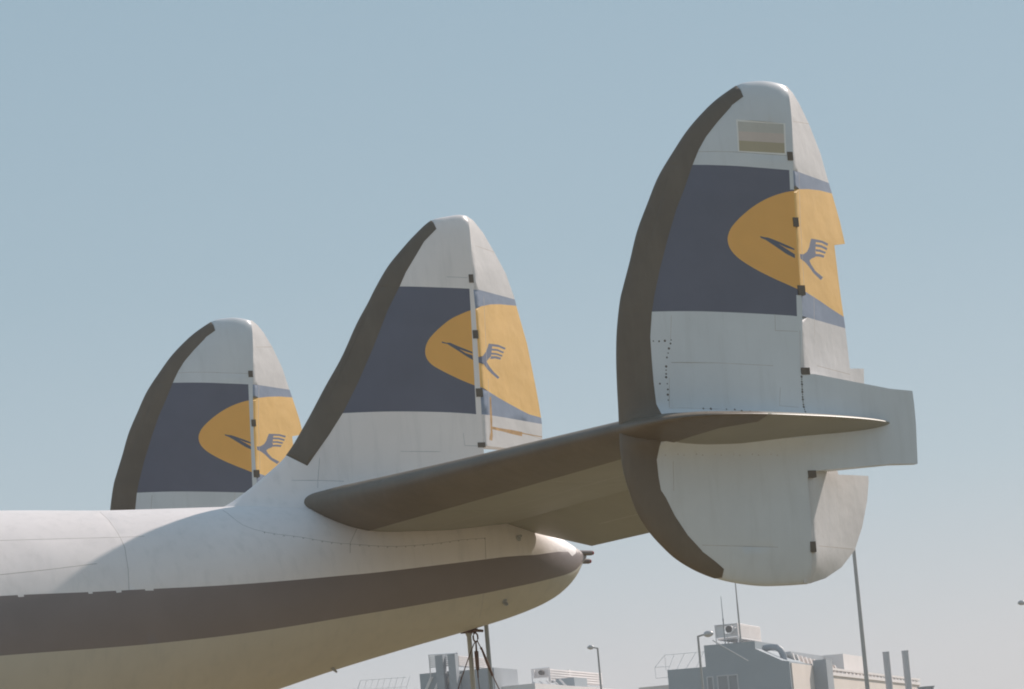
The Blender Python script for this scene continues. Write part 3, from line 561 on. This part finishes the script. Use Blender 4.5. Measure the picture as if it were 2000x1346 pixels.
for pts, r in (([(-.425, -.06, 3.57), (-.455, -.06, 3.52), (-.53, -.06, 3.38), (-.65, -.06, 3.13), (-1.9, -.06, 0.05)], .0055), ([(-.428, -.06, 3.2), (-.42, -.06, 3.0), (-.40, -.06, 0.05)], .004), ([(-.405, -.06, 3.57), (-.36, -.05, 3.49), (-.27, -.03, 3.27), (-.16, 0, 3.05), (1.1, .4, 0.05)], .0055)):
    MB().tube([rel(p) for p in pts], r, 6).build('wire', M['rusty'], rg)
MB().tube([rel((-.365, -.05, 3.50)), rel((-.352, -.05, 3.475)), rel((-.295, -.035, 3.335)), rel((-.245, -.025, 3.215))], [.014, .010, .015, .012], 8).build('turnbuckle', M['rusty'], rg)
# ------------------------------------------------------------------ far buildings beyond the aeroplane
AV = math.radians(44.0); VV = Vector((math.sin(AV), math.cos(AV), 0)); UU = Vector((math.cos(AV), -math.sin(AV), 0)); ZZ = Vector((0, 0, 1))
class Frame:
    """works in a building's own axes: u along the shaded front, v into the depth, z up"""
    def __init__(s, root): s.root = root
    def p(s, u, v, z): return UU*u + VV*v + ZZ*z
    def front(s, m, pts, v0, v1): m.prism([s.p(u, v0, z) for u, z in pts], VV*(v1 - v0)); return m
    def box(s, m, u0, u1, v0, v1, z0, z1): m.box(s.p(u0, v0, z0), UU*(u1-u0), VV*(v1-v0), ZZ*(z1-z0)); return m
    def bar(s, m, a, b, r=0.05, n=6): m.tube([s.p(*a), s.p(*b)], r, n); return m
rb = empty('plant_building', (120.3, 182.13, 0)); tag(rb, 'blue grey industrial block with stepped roof, roof plant and long tan wing at right', 'building')
W = Frame(rb)
W.front(MB(), [(-9.42, 0), (0, 0), (0, 12.57), (-0.54, 12.68), (-2.5, 13.76), (-2.47, 14.33), (-6.42, 14.37), (-6.42, 12.76), (-9.42, 12.80)], 0, 9).build('block_wall', M['bwall'], rb)
wing = W.box(MB(), -14, -0.02, 9.02, 60, 0, 12.05).build('wing_wall', M['btan'], rb)
W.box(MB(), -0.25, 0.10, 0.4, 9.0, 0, 12.45).build('side_wall', M['btan'], rb)
m = MB(); W.box(m, -0.3, 0.12, 9.0, 60, 11.85, 12.10); W.box(m, -0.3, 0.12, 9.0, 60, 12.28, 12.45)
for k in range(30): W.box(m, -0.1, 0.08, 9.2 + k*1.7, 9.4 + k*1.7, 12.0, 12.4)
m.build('roof_rail', M['bwhite'], rb)
m = MB()
for k in range(11): m.prism([W.p(-1.0, 8.0 + k*1.7, 12.4), W.p(-1.0, 8.5 + k*1.7, 12.4), W.p(-1.0, 7.1 + k*1.7, 13.45 - .05*k), W.p(-1.0, 6.6 + k*1.7, 13.45 - .05*k)], UU*-3)
m.build('louvre', M['bwhite'], rb)
W.box(MB(), -5, -2.6, 14, 30, 12.0, 13.95).build('roof_unit', M['bgrey'], rb)
W.box(MB(), -3, -1.0, 28, 37.5, 12.0, 14.0).build('roof_unit', M['bwhite'], rb)
tw = W.box(MB(), 0.12, 1.16, 8.7, 11.2, 0, 12.84).build('duct_tower', M['bgrey'], rb)
# roof screen with the fan inside
m = MB()
W.box(m, -5.88, -4.15, 2.6, 10.6, 14.78, 14.92)
for k in range(7): W.box(m, -4.22, -4.15, 2.2, 10.6, 14.98 + k*.13, 15.07 + k*.13)
for k in range(7): W.box(m, -4.5, -4.15, 2.2, 2.26, 14.98 + k*.13, 15.07 + k*.13)
W.box(m, -5.9, -4.2, 2.24, 2.3, 14.95, 15.2); W.box(m, -5.9, -4.2, 2.24, 2.3, 15.74, 15.92); W.box(m, -5.9, -5.25, 2.24, 2.3, 15.2, 15.74); W.box(m, -5.9, -5.8, 9.9, 10.6, 14.8, 15.9); W.box(m, -4.24, -4.2, 2.3, 10.5, 14.9, 15.86)
for u in (-5.9, -4.2):
    for v in (2.2, 6.4, 10.5): W.bar(m, (u, v, 12.4), (u, v, 15.95), .05)
W.bar(m, (-5.9, 2.2, 15.9), (-4.2, 2.2, 15.9)); W.bar(m, (-5.9, 2.2, 15.9), (-5.9, 10.5, 15.9)); W.bar(m, (-4.2, 2.2, 15.9), (-4.2, 10.5, 15.9))
W.bar(m, (-5.7, 0, 14.7), (-3.1, 0, 12.9), .05)
m.build('roof_screen', M['bwhite'], rb)
m = MB(); m.tube([W.p(-4.72, 1.6, 15.5), W.p(-4.72, 5.5, 15.5)], .30, 18); f_ = m.build('fan_pipe', M['bwhite'], rb)
m = MB(); m.tube([W.p(-4.72, 1.57, 15.5), W.p(-4.72, 1.59, 15.5)], .25, 18); m.build('fan_opening', M['bdark'], f_)
m = MB(); m.tube([W.p(-2.8, 3, 13.85), W.p(-1.9, 3, 13.9), W.p(-1.45, 3, 13.85), W.p(-1.15, 3, 13.6), W.p(-1.0, 3, 13.2), W.p(-.95, 3, 12.5)], .26, 14); m.build('exhaust_elbow', M['bgrey'], rb)
m = MB()
for a, b in (((-10.6, 13.15), (-9.75, 14.0)), ((-9.75, 14.0), (-6.45, 13.95)), ((-10.6, 13.15), (-10.6, 12.3)), ((-9.75, 14.0), (-9.75, 12.8)), ((-10.6, 13.15), (-9.42, 13.1)), ((-10.6, 12.3), (-9.42, 12.3)), ((-8.2, 14.0), (-8.9, 12.8)), ((-7.3, 13.98), (-8.2, 12.8)), ((-6.7, 13.95), (-7.4, 12.8)), ((-9.0, 14.0), (-9.6, 12.8))): W.bar(m, (a[0], 1.0, a[1]), (b[0], 1.0, b[1]), .018)
m.build('roof_railing', M['rail'], rb)
for u, w, z1 in ((-6.4, .45, 12.02), (-5.6, .8, 12.02), (-4.75, .7, 12.0)):
    wf = MB()
    for du in (0, w): W.box(wf, u + du - .05, u + du + .05, -0.06, 0.02, 9.2, z1)
    W.box(wf, u + .05, u + w - .05, -0.06, 0.02, z1 - .09, z1)
    wf = wf.build('window', M['btrim'], rb)
    W.box(MB(), u + .05, u + w - .05, -0.03, 0.02, 9.2, z1 - .09).build('pane', M['bglass'], wf)
for (x, y, z), zb, nm in (((116.93, 185.5, 17.93), 13.9, 'thin antenna whip with a small collar, left of the paler mast'), ((117.95, 184.9, 19.6), 14.3, 'taller pale antenna mast standing on the roof screen')):
    an = MB().tube([(0, 0, 0), (0, 0, (z - zb)*.55), (0, 0, (z - zb)*.56), (0, 0, (z - zb)*.6), (0, 0, z - zb)], [.05, .045, .075, .035, .022] if z < 19 else [.07, .065, .06, .055, .035], 8).build('antenna_mast', M['lampgrey'] if z > 19 else M['bgrey'], None, (x, y, zb)); tag(an, nm + '', 'antenna', 'antennas on the plant roof')
lb = empty('plant_building', (98.15, 193.7, 0)); tag(lb, 'low pale industrial roofs with two square dark grey flues and white screens', 'building')
W = Frame(lb)
W.box(MB(), -9.6, 5.2, 3.0, 40, 0, 12.6).build('hall_wall', M['bwhite'], lb)
for u0, u1 in ((-1.57, -.97), (-.57, 0.0)): W.box(MB(), u0, u1, 0, 0.8, 0, 15.25).build('flue', M['bgrey'], lb)
W.box(MB(), -3.2, -0.05, 1.0, 8, 0, 14.05).build('roof_unit', M['bwall'], lb)
W.box(MB(), 0.0, 2.6, 1.2, 7.6, 12.0, 14.0).build('roof_unit', M['bgrey'], lb)
m = MB()
for k in range(6): W.box(m, -2.35 + .02*k, -0.06, .9, .96, 14.42 + k*.15, 14.52 + k*.15)
for k in range(6): W.box(m, -0.05, 0.02, 0.9, 8.4, 14.40 + k*.13, 14.48 + k*.13)
W.box(m, -0.12, -0.08, 0.9, 8.4, 14.3, 15.1)
for u in (-2.3, -.1): W.bar(m, (u, .9, 13.5), (u, .9, 15.4), .05)
W.bar(m, (-.05, 8.4, 13), (-.05, 8.4, 15.15), .06); W.bar(m, (-2.35, .9, 15.38), (-.0, .9, 15.3), .05)
m.build('roof_screen', M['bwhite'], lb)
m = MB()
for k in range(4): m.prism([W.p(-3.0 + k*.75, 0.9, 12.6), W.p(-2.75 + k*.75, .9, 12.6), W.p(-2.1 + k*.75, .9, 13.75), W.p(-2.35 + k*.75, .9, 13.75)], VV*.06)
m.build('louvre', M['bwhite'], lb)
m = MB(); W.box(m, .4, .6, 19.5, 26, 13.9, 14.45); W.box(m, .4, 1.9, 25.5, 26, 13.9, 14.45)
for k in range(5): W.box(m, 1.86, 1.94, 19.5, 36, 13.45 + k*.2, 13.58 + k*.2)
W.box(m, .4, 1.86, 19.9, 19.96, 13.75, 14.45); W.box(m, 1.76, 1.82, 19.5, 36, 13.3, 14.4); W.bar(m, (.4, 19.5, 13), (.4, 19.5, 14.5)); W.bar(m, (1.9, 19.5, 13), (1.9, 19.5, 14.5)); W.bar(m, (.4, 19.5, 14.47), (1.9, 19.5, 14.47)); m.build('roof_screen', M['bwhite'], lb)
m = MB(); m.tube([W.p(1.17, 19.4, 14.15), W.p(1.17, 24, 14.15)], .2, 14); m.build('fan_pipe', M['bdark'], lb)
W.box(MB(), 2.2, 3.75, 20, 24, 12.4, 13.55).build('roof_unit', M['bwall'], lb)
m = MB()
for k in range(5): m.prism([W.p(.5 + k*.55, 19, 13.45), W.p(.68 + k*.55, 19, 13.45), W.p(1.5 + k*.55, 19, 12.5), W.p(1.3 + k*.55, 19, 12.5)], VV*.06)
W.box(m, -3.2, .6, 19, 30, 12.6, 13.15); m.build('louvre', M['bwhite'], lb)
m = MB()
for k in range(9): W.bar(m, (-9.2 + k*.5, 3, 12.6), (-8.6 + k*.5, 3, 14.1), .014)
W.bar(m, (-9.3, 3, 12.6), (-8.6, 3, 14.12), .016); W.bar(m, (-8.6, 3, 14.12), (-4.9, 3, 14.0), .016); W.bar(m, (-9.0, 3, 13.4), (-4.9, 3, 13.3), .014); m.build('roof_lattice', M['rail'], lb)
for (x, y, z), nm in (((132.4, 186.95, 13.09), 'grey round chimney, nearer of the pair to the tan wing'), ((133.75, 186.3, 13.06), 'grey round chimney, right one of the pair beyond the tan wing')):
    ch = MB().tube([(0, 0, 0), (0, 0, z - .12), (0, 0, z - .12), (0, 0, z)], [.27, .27, .285, .285], 18).build('chimney', M['chim'], None, (x, y, 0)); tag(ch, nm, 'chimney', 'chimneys right of the tan wing')
hut = MB().box((-.4, -.4, 0), (.8, 0, 0), (0, .8, 0), (0, 0, 9.42)).box((-.46, -.46, 9.42), (.92, 0, 0), (0, .92, 0), (0, 0, .08)).build('vent_shaft', M['bgrey'], None, (123.53, 169.39, 0)); tag(hut, 'short grey vent shaft just showing right of the two chimneys', 'vent shaft')
# ------------------------------------------------------------------ lamp posts
RGT = Vector((0.879, -0.4765, 0))                         # along the road in front of the buildings
def lamp(x, y, z, r, side, L, hw, hh, label, mm):
    o = empty('street_lamp', (x, y, 0)); tag(o, label, 'street lamp', 'lamp posts along the airport road')
    MB().tube([(0, 0, 0), (0, 0, z*.5), (0, 0, z)], [r*1.3, r*1.05, r*.8], 12).build('post', M['lampgrey'], o)
    d = RGT * side
    MB().tube([Vector((0, 0, z - .03)), Vector((0, 0, z + .02)) + d*(.25*L), Vector((0, 0, z + .05)) + d*(.45*L)], [r*.7, r*.65, r*.6], 8).build('arm', M['lampgrey'], o)
    n = 10; m = MB(); pts = []; rad = []
    for k in range(n + 1):
        t = k / n; pts.append(Vector((0, 0, z + .05 + .02*math.sin(t*3))) + d*(.4*L + .6*L*t)); rad.append(max(.02, hw*math.sin(math.pi*min(1, .12 + t*.86))**.6))
    m.tube(pts, rad, 12); h = m.build('lamp_head', mm, o)
    for v in h.data.vertices: v.co.z = z + .05 + (v.co.z - z - .05) * hh / hw
    return o
lamp(82.94, 144.97, 12.15, .068, -1, .62, .13, .14, 'slim pale lamp post with small rounded head pointing left', M['lampglass'])
lamp(88.26, 142.05, 12.35, .085, 1, .95, .20, .20, 'lamp post with wide pale head pointing right, before the blue grey block', M['lampglass'])
lamp(96.57, 136.87, 18.6, .125, -1, 1.1, .2, .2, 'tallest lamp post, its top hidden behind the nearest fin', M['lampglass'])
lamp(87.62, 108.15, 10.95, .08, -1, .62, .12, .13, 'lamp post cut off by the right edge, only its rounded head in view', M['lampglass'])
# ------------------------------------------------------------------ hazy air over the airport
hz = MB().box((-60, -60, -1), (420, 0, 0), (0, 420, 0), (0, 0, 22)).build('haze', M['ground']); tag(hz, kind='stuff')
hm = bpy.data.materials.new('haze_air'); hm.use_nodes = True; hn = hm.node_tree; hn.nodes.remove(hn.nodes['Principled BSDF'])
pv = hn.nodes.new('ShaderNodeVolumePrincipled'); pv.inputs['Color'].default_value = (0.93, 0.94, 0.96, 1); pv.inputs['Density'].default_value = 0.0006; pv.inputs['Anisotropy'].default_value = 0.2
hn.links.new(pv.outputs[0], hn.nodes['Material Output'].inputs['Volume']); hz.data.materials.clear(); hz.data.materials.append(hm)
print('objects', len(bpy.data.objects))
